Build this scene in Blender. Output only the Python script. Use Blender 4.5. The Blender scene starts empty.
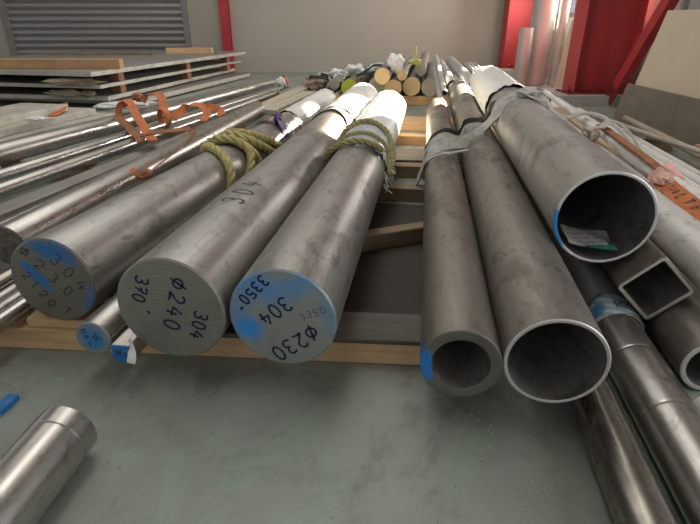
import bpy, bmesh, math, random
from mathutils import Vector, Matrix, noise as mnoise
rnd = random.Random(7)
sc = bpy.context.scene
COL = sc.collection
R = math.radians

# ------------------------------------------------------------ camera, sky, sun, area lights, exposure
cd = bpy.data.cameras.new('camera'); cam = bpy.data.objects.new('camera', cd); COL.objects.link(cam)
cd.sensor_width = 36.0; cd.lens = 25.97
AZ = R(8.53)                                    # the building stands turned by this angle to the stacked bars, which lie along +Y
ROOM = Matrix.Rotation(AZ, 4, 'Z')
cam.location = (0, 0, .788); cam.rotation_euler = (R(90 - 25.6), 0, AZ)
sc.camera = cam
w = bpy.data.worlds.new('daylight'); sc.world = w; w.use_nodes = True
w.node_tree.nodes['Background'].inputs[0].default_value = (.93, .96, 1.0, 1)
w.node_tree.nodes['Background'].inputs[1].default_value = .47
def light(name, kind, loc, target, energy, color=(1, 1, 1), size=(1, 1)):
    l = bpy.data.lights.new(name, kind); l.energy = energy; l.color = color
    if kind == 'AREA':
        l.shape = 'RECTANGLE'; l.size, l.size_y = size
    o = bpy.data.objects.new(name, l); COL.objects.link(o); o.location = ROOM @ Vector(loc)
    o.rotation_euler = (ROOM.to_3x3() @ (Vector(target) - Vector(loc))).to_track_quat('-Z', 'Y').to_euler()
    return o
sun = light('sun', 'SUN', (6, 12, 4), (6 - 1, 12 - 1.37, 4 - .48), 70, (1, .86, .66)); sun.data.angle = R(.8)
light('window_daylight', 'AREA', (3.95, 7.75, 1.45), (2.95, 7.1, 1.38), 420, (1, .98, .94), (3.4, 1.3))
light('overhead_fill', 'AREA', (-1.2, 5.6, 4.35), (-1.2, 5.6, 0), 90, (1, .98, .94), (5.5, 3.0))  # added ceiling fill for bar tops and back wall; the ceiling has no skylight
light('near_overhead_fill', 'AREA', (-.5, 2.2, 4.35), (-.5, 2.2, 0), 45, (1, .98, .95), (1.2, 3))  # added fill above the near floor, under a closed ceiling
light('doorway_daylight', 'AREA', (2.9, .5, 1.55), (0, 1.4, .5), 32, (.97, .98, 1), (2.0, 2.0))
sc.cycles.sample_clamp_indirect = 5.0
sc.view_settings.view_transform = 'Standard'; sc.view_settings.look = 'None'
sc.view_settings.exposure = 0.10; sc.view_settings.gamma = 1.0; sc.view_settings.use_curve_mapping = False

# ------------------------------------------------------------ frame of the stacked bars: u across, v along, z up
DV = Vector((0, 1, 0)); PV = Vector((1, 0, 0))
def room(o):
    """turn a top-level object laid out along the building's walls into the frame of the bars"""
    o.matrix_world = ROOM @ o.matrix_basis; return o
def B(u, v, z=0): return PV * u + DV * v + Vector((0, 0, z))
def BV(p): return B(*p)

# ------------------------------------------------------------ materials
class NT:
    def __init__(s, name):
        s.m = bpy.data.materials.new(name); s.m.use_nodes = True
        s.t = s.m.node_tree; s.n = s.t.nodes; s.b = s.n['Principled BSDF']
        s.co = s.n.new('ShaderNodeTexCoord').outputs['Object']
    def new(s, t, **k):
        x = s.n.new(t)
        for a, b in k.items(): setattr(x, a, b)
        return x
    def ln(s, a, b): s.t.links.new(a, b)
    def mp(s, scale=(1, 1, 1), loc=(0, 0, 0), rot=(0, 0, 0), kind='POINT', src=None):
        m = s.new('ShaderNodeMapping', vector_type=kind); s.ln(src or s.co, m.inputs[0])
        m.inputs['Location'].default_value = loc; m.inputs['Rotation'].default_value = rot; m.inputs['Scale'].default_value = scale
        return m.outputs[0]
    def noise(s, vec, scale, detail=4, rough=.6, dist=0):
        x = s.new('ShaderNodeTexNoise'); s.ln(vec, x.inputs['Vector'])
        x.inputs['Scale'].default_value = scale; x.inputs['Detail'].default_value = detail
        x.inputs['Roughness'].default_value = rough; x.inputs['Distortion'].default_value = dist
        return x.outputs[0]
    def rng(s, v, a, b, c, d, smooth=False):
        x = s.new('ShaderNodeMapRange'); x.interpolation_type = 'SMOOTHSTEP' if smooth else 'LINEAR'
        s.ln(v, x.inputs[0])
        for i, q in enumerate((a, b, c, d)): x.inputs[1 + i].default_value = q
        return x.outputs[0]
    def mix(s, f, a, b):
        x = s.new('ShaderNodeMix', data_type='RGBA')
        for sock, v in ((x.inputs[0], f), (x.inputs[6], a), (x.inputs[7], b)):
            if isinstance(v, (int, float)): sock.default_value = v
            elif isinstance(v, tuple): sock.default_value = (*v, 1)
            else: s.ln(v, sock)
        return x.outputs[2]
    def math(s, op, a, b):
        x = s.new('ShaderNodeMath', operation=op)
        for i, v in enumerate((a, b)):
            if isinstance(v, (int, float)): x.inputs[i].default_value = v
            else: s.ln(v, x.inputs[i])
        return x.outputs[0]
    def bump(s, h, strength, dist=.01):
        x = s.new('ShaderNodeBump'); x.inputs['Strength'].default_value = strength; x.inputs['Distance'].default_value = dist
        s.ln(h, x.inputs['Height']); s.ln(x.outputs[0], s.b.inputs['Normal'])
    def set(s, **k):
        for a, v in k.items():
            i = s.b.inputs[a.replace('_', ' ')]
            if isinstance(v, (int, float)): i.default_value = v
            elif isinstance(v, tuple): i.default_value = (*v, 1)
            else: s.ln(v, i)
    def blob(s, cx, cz, sx, sz, rot=0, cy=0, sy=1e3, soft=(1.15, .6), wob=.25, amt=1):
        """paint mark: an ellipse at (cx, cy, cz) with a brushed, noisy edge"""
        v = s.mp((sx, sy, sz), (cx, cy, cz), (0, rot, 0), 'TEXTURE')
        l = s.new('ShaderNodeVectorMath', operation='LENGTH'); s.ln(v, l.inputs[0])
        n = s.rng(s.noise(s.co, 45, 3), 0, 1, -wob, wob)
        return s.rng(s.math('ADD', l.outputs['Value'], n), soft[0], soft[1], 0, amt, True)

def steel(name, base=(.42, .41, .40), dark=(.25, .24, .22), rough=.36, metal=.9, streak=60, blot=7, var=.12, bump=.06, marks=(), blotamt=.8, smudge=.6):
    s = NT(name)
    rv = s.new('ShaderNodeObjectInfo').outputs['Random']
    off = s.new('ShaderNodeVectorMath', operation='ADD'); s.ln(s.co, off.inputs[0])
    cx = s.new('ShaderNodeCombineXYZ'); s.ln(s.math('MULTIPLY', rv, 13.0), cx.inputs[1]); s.ln(cx.outputs[0], off.inputs[1])
    o = off.outputs[0]
    n1 = s.noise(s.mp((1, .45, 1), src=o), blot, 6, .65, .4)
    n2 = s.noise(s.mp((1, .02, 1), src=o), streak, 3)
    n3 = s.noise(s.mp((1, .6, 1), src=o), 34, 3, .6)
    c = s.mix(s.rng(n1, .47, .68, 0, blotamt, True), base, dark)
    c = s.mix(s.rng(n2, .35, .75, 0, .35), c, dark)
    c = s.mix(s.rng(n3, .60, .72, 0, .45), c, tuple(q * .55 for q in dark))
    n4 = s.noise(s.mp((1, .5, 1), src=o), 17, 6, .75, 1.2)
    c = s.mix(s.rng(n4, .56, .70, 0, smudge), c, tuple(q * .42 for q in dark))
    for (args, colr) in marks: c = s.mix(s.blob(**args), c, colr)
    s.set(Base_Color=c, Metallic=metal)
    rr = s.math('ADD', s.rng(n1, .3, .7, rough - var * .5, rough + var), s.rng(n2, .3, .7, -.03, .05))
    s.ln(rr, s.b.inputs['Roughness'])
    s.bump(s.math('ADD', s.math('MULTIPLY', n2, .5), s.math('MULTIPLY', n1, .5)), bump, .004)
    return s.m

def cutface(name, base=(.34, .335, .31), ang=.5, rough=.42, metal=.75, blobs=(), blue=(.03, .21, .5)):
    s = NT(name)
    n = s.noise(s.mp((6, 1, 90), rot=(0, ang, 0)), 3, 3)
    n1 = s.noise(s.co, 14, 4)
    c = s.mix(s.rng(n, .35, .7, 0, .5), base, tuple(q * .72 for q in base))
    c = s.mix(s.rng(n1, .5, .72, 0, .35), c, tuple(q * .6 for q in base))
    tot = None
    for bl in blobs:
        f = s.blob(**bl); c = s.mix(f, c, blue)
        tot = f if tot is None else s.math('MAXIMUM', tot, f)
    s.set(Base_Color=c)
    if tot is None: s.set(Metallic=metal)
    else: s.ln(s.rng(tot, 0, 1, metal, .05), s.b.inputs['Metallic'])
    s.ln(s.rng(n, .3, .7, rough - .06, rough + .1), s.b.inputs['Roughness'])
    s.bump(n, .05, .003)
    return s.m

def plain(name, col, rough=.6, metal=0, var=.25, scale=12, bump=.1, stretch=(1, 1, 1), **k):
    s = NT(name)
    n = s.noise(s.mp(stretch), scale, 5, .6)
    s.set(Base_Color=s.mix(s.rng(n, .35, .7, 0, 1), col, tuple(q * (1 - var) for q in col)), Roughness=rough, Metallic=metal, **k)
    if bump: s.bump(n, bump, .01)
    return s.m

def wood(name, col=(.48, .30, .15), dark=(.22, .12, .055), axis=0, amt=.6):
    s = NT(name)
    sc_ = [14, 14, 14]; sc_[axis] = .9
    n = s.noise(s.mp(tuple(sc_)), 3.2, 5, .6, .7)
    n2 = s.noise(s.co, 5, 3)
    c = s.mix(s.rng(n, .4, .68, 0, amt), col, dark)
    c = s.mix(s.rng(n2, .5, .75, 0, .5), c, tuple(q * .6 for q in col))
    s.set(Base_Color=c, Roughness=.75); s.bump(n, .25, .004)
    return s.m

M = {}
M['bar'] = steel('satin_steel_bar', (.43, .415, .39), (.22, .205, .18), .40, .84, bump=.06, blot=10)
M['bar_bright'] = steel('bright_ground_bar', (.50, .475, .44), (.27, .25, .22), .28, .9, streak=80, bump=.02, blotamt=.5)
M['bar_dark'] = steel('dark_ground_bar', (.36, .33, .29), (.17, .15, .125), .24, .95, streak=90, bump=.03, blotamt=.7)
M['pipe'] = steel('pickled_pipe', (.31, .285, .25), (.165, .145, .125), .45, .72, streak=30, blot=9, bump=.07)
M['pipe_pale'] = steel('pale_pickled_pipe', (.74, .72, .69), (.46, .44, .40), .48, .35, streak=30, blot=9, bump=.06)
M['tube'] = steel('pale_dull_tube', (.86, .84, .80), (.62, .60, .56), .48, .25, streak=30, blot=8, bump=.03)
M['tube_warm'] = steel('warm_dull_tube', (.55, .49, .41), (.36, .31, .25), .5, .45, streak=30, blot=8, bump=.03)
M['flat_warm'] = plain('bounce_lit_flat', (.60, .52, .41), .55, .2, .25, 9, .05)  # beige lightened and warmed to stand for sunlight bounced onto these flats
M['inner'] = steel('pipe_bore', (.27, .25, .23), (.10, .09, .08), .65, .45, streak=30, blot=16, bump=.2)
M['rim'] = cutface('cut_rim', (.74, .73, .70), .4, .42, .55)
M['face'] = cutface('cut_face', (.36, .35, .32), .6)
M['face_dull'] = cutface('dull_face', (.42, .38, .32), .4, .6, .4)
M['face_pale'] = cutface('tan_face', (.70, .52, .28), .4, .6, .2)
M['face_green'] = plain('lime_paint', (.42, .50, .03), .5, 0, .3, 20)
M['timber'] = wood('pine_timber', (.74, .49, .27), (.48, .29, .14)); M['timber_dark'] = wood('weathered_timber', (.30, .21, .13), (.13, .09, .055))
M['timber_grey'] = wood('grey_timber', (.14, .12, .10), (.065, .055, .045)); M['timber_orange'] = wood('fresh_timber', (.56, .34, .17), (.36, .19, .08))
M['gap_shade'] = wood('shade_dark_board', (.06, .05, .038), (.025, .021, .016))  # dark brown holds board colour and the shade between bars and pipes
M['timber_y'] = wood('pine_batten', (.52, .38, .23), (.30, .20, .11), axis=1)
M['ink'] = plain('marker_ink', (.008, .008, .05), .6, 0, .2, 30, 0)
M['ink_faint'] = plain('faint_marker_ink', (.045, .045, .05), .6, 0, .3, 30, 0)
M['ink_violet'] = plain('violet_marker_ink', (.10, .09, .16), .6, 0, .3, 30, 0)
M['wrap'] = plain('white_plastic_wrap', (.80, .79, .76), .42, 0, .12, 18, .35)
M['wrap_blue'] = plain('bluish_plastic_wrap', (.66, .68, .72), .35, 0, .3, 22, .5)
M['rope'] = plain('yellow_green_rope', (.60, .50, .20), .8, 0, .5, 90, .4)
M['rope_dull'] = plain('dull_rope', (.40, .35, .15), .85, 0, .5, 90, .4)
M['orange'] = plain('orange_webbing', (.66, .20, .065), .7, 0, .45, 25, .3)
M['orange_dirty'] = plain('soiled_orange_webbing', (.40, .17, .08), .8, 0, .5, 22, .3)
M['sling'] = plain('grey_webbing', (.56, .54, .49), .8, 0, .4, 25, .3)
M['sling_dark'] = plain('black_webbing', (.03, .028, .025), .8, 0, .4, 25, .3)
M['pink'] = plain('pink_tape', (.75, .43, .36), .7, 0, .3, 25, .2)
M['purple'] = plain('purple_ribbon', (.10, .05, .20), .5, 0, .4, 25, .3)
M['sheet'] = plain('mill_sheet', (.37, .345, .31), .5, .5, .25, 4, .04)
M['sheet_edge'] = plain('sheet_edge', (.58, .54, .47), .6, .3, .35, 8, .1)
M['kraft'] = plain('kraft_wrap', (.42, .34, .24), .85, 0, .4, 9, .5)
M['rust'] = wood('rusty_block', (.34, .16, .08), (.18, .08, .04))
M['red'] = plain('red_gloss_paint', (.44, .035, .04), .45, 0, .22, 3, .03)
M['red_dark'] = plain('dark_red_paint', (.22, .02, .02), .5, 0, .4, 6, .05)
M['galv'] = plain('galvanised_tube', (.55, .545, .52), .5, .5, .25, 4, .05)
M['cream'] = plain('cream_board', (.58, .49, .37), .7, 0, .08, 2, .02)
M['brown_board'] = plain('brown_board', (.19, .155, .12), .7, 0, .25, 5, .05)
M['blue'] = plain('blue_paint', (.03, .20, .50), .5, 0, .3, 30, .05)
M['paper'] = plain('paper_label', (.50, .50, .49), .6, 0, .2, 14, .1)
M['paper_green'] = plain('green_print', (.05, .22, .16), .6, 0, .3, 14, 0)
M['black'] = plain('black_rubber', (.03, .03, .03), .6, 0, .3, 20, .1)
M['frame_grey'] = plain('grey_painted_steel', (.26, .25, .24), .5, .3, .2, 6, .03)

def floor_mat():
    s = NT('painted_concrete')
    n = s.noise(s.co, 1.6, 6, .6); n2 = s.noise(s.co, 9, 6, .7, .6); n3 = s.noise(s.co, 70, 3, .6)
    n4 = s.noise(s.mp((1, .55, 1), rot=(0, 0, .5)), 4.5, 7, .68, 1.0)
    c = s.mix(s.rng(n, .35, .65, 0, 1), (.285, .315, .268), (.235, .250, .222))
    c = s.mix(s.rng(n4, .50, .66, 0, .65, True), c, (.27, .345, .265))
    c = s.mix(s.rng(n4, .47, .36, 0, .7, True), c, (.175, .175, .155))
    c = s.mix(s.rng(n2, .52, .72, 0, .5), c, (.15, .15, .13))
    c = s.mix(s.rng(n3, .66, .74, 0, .6), c, (.08, .08, .07))
    s.set(Base_Color=c); s.ln(s.rng(n2, .3, .7, .38, .6), s.b.inputs['Roughness']); s.bump(n2, .04, .01)
    return s.m
M['floor'] = floor_mat()
M['wall'] = plain('warm_grey_wall_paint', (.41, .38, .325), .75, 0, .07, 1.2, .02)
M['wall_side'] = plain('grey_wall_paint', (.40, .39, .37), .75, 0, .08, 1.2, .02)
M['ceiling'] = plain('ceiling_sheet', (.50, .48, .45), .8, 0, .1, 2, 0)
M['shutter'] = plain('shutter_steel', (.36, .345, .335), .45, .35, .12, 3, .02, (.2, 1, 1))
M['concrete'] = plain('bare_concrete', (.42, .40, .37), .85, 0, .25, 6, .15)
def glass_mat():
    s = NT('thin_glass'); t = s.new('ShaderNodeBsdfTransparent'); g = s.new('ShaderNodeBsdfGlossy'); g.inputs['Roughness'].default_value = .02
    mx = s.new('ShaderNodeMixShader'); mx.inputs[0].default_value = .08
    s.ln(t.outputs[0], mx.inputs[1]); s.ln(g.outputs[0], mx.inputs[2]); s.ln(mx.outputs[0], s.n['Material Output'].inputs[0])
    return s.m
M['glass'] = glass_mat()

# ------------------------------------------------------------ object helpers
def link(name, me, parent=None):
    o = bpy.data.objects.new(name, me); COL.objects.link(o)
    if parent: o.parent = parent
    return o
def tag(o, label=None, cat=None, group=None, kind=None):
    for k, v in (('label', label), ('category', cat), ('group', group), ('kind', kind)):
        if v: o[k] = v
    return o
def meshobj(name, verts, faces, mats, parent=None, mi=None, smooth=True):
    me = bpy.data.meshes.new(name); me.from_pydata([tuple(v) for v in verts], [], faces)
    for m in (mats if isinstance(mats, (list, tuple)) else [mats]): me.materials.append(m)
    for i, p in enumerate(me.polygons):
        p.use_smooth = smooth
        if mi: p.material_index = mi[i]
    me.update()
    return link(name, me, parent)
def fixn(o):
    bm = bmesh.new(); bm.from_mesh(o.data); bmesh.ops.recalc_face_normals(bm, faces=bm.faces); bm.to_mesh(o.data); bm.free()
    return o
def box(name, size, loc, mat, parent=None, rot=(0, 0, 0), bev=.004, local=True):
    """box with softened edges, centred on loc"""
    bm = bmesh.new(); bmesh.ops.create_cube(bm, size=1)
    for v in bm.verts: v.co = Vector((v.co.x * size[0], v.co.y * size[1], v.co.z * size[2]))
    if bev: bmesh.ops.bevel(bm, geom=bm.edges[:], offset=min(bev, min(size) * .3), segments=2, affect='EDGES', profile=.5)
    me = bpy.data.meshes.new(name); bm.to_mesh(me); bm.free(); me.materials.append(mat)
    o = link(name, me, parent); o.location = loc; o.rotation_euler = rot
    return o
def room_m(o): o.matrix_world = ROOM @ o.matrix_basis
def boxes(name, lst, mat, parent=None):
    """several boxes (x0,x1,y0,y1,z0,z1) as one mesh: one wall with an opening, one framed pane"""
    V, F = [], []
    for (x0, x1, y0, y1, z0, z1) in lst:
        n = len(V)
        V += [(x0, y0, z0), (x1, y0, z0), (x1, y1, z0), (x0, y1, z0), (x0, y0, z1), (x1, y0, z1), (x1, y1, z1), (x0, y1, z1)]
        F += [tuple(n + q for q in f) for f in ((3, 2, 1, 0), (4, 5, 6, 7), (0, 1, 5, 4), (1, 2, 6, 5), (2, 3, 7, 6), (3, 0, 4, 7))]
    return meshobj(name, V, F, mat, parent, smooth=False)
def place_axis(o, a, b, roll=0):
    """put local +Y on the line a->b with the origin at a"""
    a = Vector(a); d = (Vector(b) - a).normalized()
    x = d.cross(Vector((0, 0, 1))).normalized(); z = x.cross(d)
    m = Matrix((x, d, z)).transposed().to_4x4()
    o.matrix_world = Matrix.Translation(a) @ m @ Matrix.Rotation(roll, 4, 'Y')
def lathe(name, prof, mats, parent=None, seg=72, sharp=True):
    """prof: list of (y, r, material of the band that ends here)"""
    V, F, MI = [], [], []
    for (y, r, m) in prof:
        for k in range(seg):
            a = 2 * math.pi * k / seg; V.append((r * math.cos(a), y, r * math.sin(a)))
    for i in range(1, len(prof)):
        for k in range(seg):
            k2 = (k + 1) % seg
            F.append(((i - 1) * seg + k, (i - 1) * seg + k2, i * seg + k2, i * seg + k)); MI.append(prof[i][2])
    o = meshobj(name, V, F, mats, parent, MI)
    if prof[0][1] < .001 or prof[-1][1] < .001 or True: fixn(o)
    if sharp: o.data.set_sharp_from_angle(angle=R(28))
    return o
def bar(near, far, r, body, face, name='steel_round_bar', seg=72, groove=(), gd=.003):
    """solid round bar, near/far in the (u, v, z) frame, first end sawn flat with a small chamfer"""
    a, b = BV(near), BV(far); L = (b - a).length; c = min(.004, r * .06)
    prof = [(c, r, 0)]
    for g in groove: prof += [(g - .03, r, 0), (g - .008, r, 0), (g - .003, r, 0), (g - .001, r - gd, 0), (g + .001, r - gd, 0), (g + .003, r, 0), (g + .008, r, 0), (g + .03, r, 0)]
    n = max(2, int(L / .25))
    prof += [(c + (L - 2 * c) * i / n, r, 0) for i in range(1, n) if not groove] + [(L - c, r, 0), (L, r - c, 1), (L, .0001, 1)]
    o = lathe(name, prof, [body, face], seg=seg); place_axis(o, a, b)
    lathe('end_face', [(0, .0001, 0), (0, (r - c) * .55, 0), (0, r - c, 0), (c, r, 0)], [face], o, seg); return o
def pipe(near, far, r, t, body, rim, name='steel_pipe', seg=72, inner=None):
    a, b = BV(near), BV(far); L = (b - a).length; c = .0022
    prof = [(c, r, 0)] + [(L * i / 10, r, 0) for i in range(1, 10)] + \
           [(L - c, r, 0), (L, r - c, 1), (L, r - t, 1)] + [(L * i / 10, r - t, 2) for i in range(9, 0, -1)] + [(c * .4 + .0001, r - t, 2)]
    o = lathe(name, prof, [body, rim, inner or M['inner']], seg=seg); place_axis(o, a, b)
    lathe('cut_rim', [(.0001 + c * .4, r - t, 0), (0, r - t + c, 0), (0, r - c, 0), (c, r, 0)], [rim], o, seg); return o
def square_tube(near, far, s, t, body, rim, roll, name='square_steel_tube'):
    a, b = BV(near), BV(far); L = (b - a).length
    def ring(h, c, y):
        P = []
        for sx, sz in ((1, 1), (-1, 1), (-1, -1), (1, -1)):
            a0 = math.atan2(sz, sx)
            for k in range(5):
                q = a0 - math.pi / 4 + k * math.pi / 8
                P.append((sx * (h - c) + c * math.cos(q), y, sz * (h - c) + c * math.sin(q)))
        return P
    rings = [(ring(s / 2 - t, .006, .001), 1), (ring(s / 2 - t + .001, .007, 0), 1), (ring(s / 2 - .002, .010, 0), 1), (ring(s / 2, .012, .002), 0), (ring(s / 2, .012, L), 0), (ring(s / 2 - t, .006, L), 1), (ring(s / 2 - t, .006, .001), 2)]
    V, F, MI = [], [], []; n = 20
    for P, m in rings: V += P
    for i in range(1, len(rings)):
        for k in range(n):
            k2 = (k + 1) % n; F.append(((i - 1) * n + k, (i - 1) * n + k2, i * n + k2, i * n + k)); MI.append(rings[i][1])
    o = meshobj(name, V, F, [body, rim, M['inner']], None, MI); fixn(o); o.data.set_sharp_from_angle(angle=R(35)); place_axis(o, a, b, roll); return o

def catmull(P, n=8):
    P = [Vector(p) for p in P]
    if len(P) < 3: return [P[0].lerp(P[-1], i / n) for i in range(n + 1)]
    out = []
    for i in range(len(P) - 1):
        p0 = P[i - 1] if i else P[0] * 2 - P[1]; p1, p2 = P[i], P[i + 1]
        p3 = P[i + 2] if i + 2 < len(P) else P[-1] * 2 - P[-2]
        for k in range(n):
            t = k / n
            out.append(.5 * ((2 * p1) + (p2 - p0) * t + (2 * p0 - 5 * p1 + 4 * p2 - p3) * t * t + (3 * p1 - p0 - 3 * p2 + p3) * t ** 3))
    return out + [P[-1]]
def frames(pts, up=None):
    T = [(pts[min(i + 1, len(pts) - 1)] - pts[max(i - 1, 0)]).normalized() for i in range(len(pts))]
    n = (up or Vector((0, 0, 1))); n = (n - T[0] * n.dot(T[0]));
    if n.length < 1e-4: n = T[0].orthogonal()
    n.normalize(); N = []
    for t in T:
        n = (n - t * n.dot(t)).normalized(); N.append(n.copy())
    return T, N
def tube_mesh(name, paths, rads, mat, parent=None, seg=8, caps=True):
    """one mesh holding the strands of one rope, wire or tube"""
    V, F = [], []
    for pts, r in zip(paths, rads):
        T, N = frames(pts); base = len(V)
        for i, p in enumerate(pts):
            bn = T[i].cross(N[i]); rr = r[i] if isinstance(r, (list, tuple)) else r
            for k in range(seg):
                a = 2 * math.pi * k / seg; V.append(p + N[i] * math.cos(a) * rr + bn * math.sin(a) * rr)
        for i in range(len(pts) - 1):
            for k in range(seg):
                k2 = (k + 1) % seg
                F.append((base + i * seg + k, base + i * seg + k2, base + (i + 1) * seg + k2, base + (i + 1) * seg + k))
        if caps:
            F.append(tuple(base + k for k in reversed(range(seg)))); e = base + (len(pts) - 1) * seg; F.append(tuple(e + k for k in range(seg)))
    return meshobj(name, V, F, mat, parent)
def rope(name, P, r, mat, parent=None, pitch=None, strands=3, frays=0):
    pts = catmull(P, 14)
    T, N = frames(pts); pitch = pitch or r * 7; s = 0; S = [0]
    for i in range(1, len(pts)): s += (pts[i] - pts[i - 1]).length; S.append(s)
    paths = []
    for k in range(strands):
        q = []
        for i, p in enumerate(pts):
            a = 2 * math.pi * (S[i] / pitch + k / strands); q.append(p + (N[i] * math.cos(a) + T[i].cross(N[i]) * math.sin(a)) * r * .52)
        paths.append(q)
    o = tube_mesh(name, paths, [r * .56] * strands, mat, parent, 7)
    if frays:
        fp = []
        for e in range(frays):
            end = pts[-1] if e % 2 else pts[0]; d = (T[-1] if e % 2 else -T[0])
            v = (d + Vector((rnd.uniform(-.8, .8), rnd.uniform(-.8, .8), rnd.uniform(-.6, .8)))).normalized() * rnd.uniform(1.5, 4) * r
            fp.append([end, end + v * .5 + Vector((0, 0, .3 * r)), end + v])
        tube_mesh('frayed_end', fp[0::2], [r * .16] * len(fp[0::2]), mat, o, 5); tube_mesh('frayed_end', fp[1::2], [r * .16] * len(fp[1::2]), mat, o, 5)
    return o
def ribbon(name, P, W, mat, width=.04, th=.004, parent=None, n=10, sub=True):
    """webbing strap swept along P; W gives the across-direction at each point"""
    pts = catmull(P, n); wl = [Vector(q) for q in W]
    ws = []
    for i in range(len(pts)):
        t = i / (len(pts) - 1) * (len(wl) - 1); k = min(int(t), max(0, len(wl) - 2))
        ws.append(wl[k].lerp(wl[min(k + 1, len(wl) - 1)], t - k))
    V, F = [], []
    for i, p in enumerate(pts):
        t = (pts[min(i + 1, len(pts) - 1)] - pts[max(i - 1, 0)]).normalized()
        wv = ws[i] - t * ws[i].dot(t); wv = wv.normalized() if wv.length > 1e-5 else t.orthogonal().normalized()
        nn = t.cross(wv)
        for a, b in ((-1, -1), (1, -1), (1, 1), (-1, 1)): V.append(p + wv * a * width / 2 + nn * b * th / 2)
    for i in range(len(pts) - 1):
        for k in range(4): F.append((i * 4 + k, i * 4 + (k + 1) % 4, i * 4 + 4 + (k + 1) % 4, i * 4 + 4 + k))
    e = (len(pts) - 1) * 4; F += [(3, 2, 1, 0), (e, e + 1, e + 2, e + 3)]
    o = meshobj(name, V, F, mat, parent); fixn(o); o.data.set_sharp_from_angle(angle=R(50)); return o
def crumple(name, loc, size, mat, parent=None, seed=0, amt=.35, sub=4, rot=0):
    bm = bmesh.new(); bmesh.ops.create_icosphere(bm, subdivisions=sub, radius=1)
    for v in bm.verts:
        q = v.co.copy(); d = mnoise.fractal(q * 1.7 + Vector((seed * 7.3, 0, seed)), .9, 2.1, 5)
        v.co = Vector((q.x * size[0], q.y * size[1], q.z * size[2])) * (1 + amt * d)
    me = bpy.data.meshes.new(name); bm.to_mesh(me); bm.free(); me.materials.append(mat)
    for p in me.polygons: p.use_smooth = True
    o = link(name, me, parent); o.location = loc; o.rotation_euler = (0, 0, rot); return o
def sleeve(name, parent, r, y0, y1, mat, thick=.004, amp=.008, seed=0, fringe=0, seg=64, arc=None):
    """crinkled plastic film round a bar, in the bar's own frame"""
    n = max(6, int((y1 - y0) / .035)); V, F = [], []
    for j in range(n + 1):
        for k in range(seg):
            a = 2 * math.pi * k / seg; y = y0 + (y1 - y0) * j / n
            if fringe and j == 0: y += fringe * (rnd.random() - .65)
            d = .5 + .5 * mnoise.fractal(Vector((math.cos(a) * 2.2 + seed, y * 9, math.sin(a) * 2.2)), .8, 2, 4)
            d += .35 * abs(math.sin(y * 31 + 2.5 * math.sin(a * 2 + seed)))
            rr = r + .0012 + (thick - .0012 + amp * max(0, d)) * max(0, min(1, .55 + .9 * math.sin(a)))
            V.append((rr * math.cos(a), y, rr * math.sin(a)))
    for j in range(n):
        for k in range(seg): F.append((j * seg + k, j * seg + (k + 1) % seg, (j + 1) * seg + (k + 1) % seg, (j + 1) * seg + k))
    V.append((0, y1 + .004, 0)); c = len(V) - 1
    for k in range(seg): F.append((n * seg + k, n * seg + (k + 1) % seg, c))
    o = meshobj(name, V, F, mat, parent); fixn(o); return o

# ------------------------------------------------------------ handwriting
def arc(cx, cy, rx, ry, a0, a1, n=9): return [(cx + rx * math.cos(R(a0 + (a1 - a0) * i / n)), cy + ry * math.sin(R(a0 + (a1 - a0) * i / n))) for i in range(n + 1)]
GL = {
 '0': [arc(0, 0, .28, .5, 100, 465, 16)],
 '1': [[(-.12, .3), (.03, .5), (.0, -.5)]],
 '2': [arc(0, .22, .27, .28, 160, -30, 8) + [(-.3, -.47), (.0, -.42), (.33, -.48)]],
 '3': [arc(-.02, .25, .26, .25, 150, -85, 8) + arc(-.02, -.24, .30, .26, 85, -150, 9)],
 '4': [[(.02, .5), (-.32, -.1), (.36, -.12)], [(.16, .2), (.1, -.5)]],
 '5': [[(.3, .48), (-.18, .46), (-.22, .06)] + arc(-.02, -.2, .28, .28, 110, -150, 9)],
 '7': [[(-.28, .42), (.28, .46), (-.08, -.5)], [(-.2, .02), (.24, .06)]],
 '8': [arc(0, .25, .22, .24, -90, 270, 12) + arc(0, -.25, .28, .26, 90, -270, 12)],
 'O': [arc(0, -.05, .33, .3, 60, 420, 14), [(.18, .5), (-.2, -.55)]],
 '"': [[(-.1, .45), (-.13, .22)], [(.1, .45), (.07, .22)]],
 'T': [[(-.35, .46), (.35, .48)], [(0, .46), (-.02, -.5)]], 'L': [[(-.25, .5), (-.25, -.48), (.28, -.48)]],
 'I': [[(0, .5), (0, -.5)]], 'F': [[(.3, .48), (-.25, .48), (-.25, -.5)], [(-.25, .02), (.18, .02)]],
 'W': [[(-.4, .45), (-.2, -.45), (.02, .3), (.2, -.45), (.42, .48)]], 'P': [[(-.2, -.5), (-.2, .48)] + arc(-.08, .22, .3, .26, 90, -100, 7)],
 'N': [[(-.28, -.5), (-.26, .5), (.26, -.5), (.28, .5)]], '-': [[(-.3, 0), (.3, .02)]],
 '~': [[(-.5, 0), (-.3, .3), (-.1, -.25), (.1, .3), (.3, -.3), (.5, .1)]], ' ': []}
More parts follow.
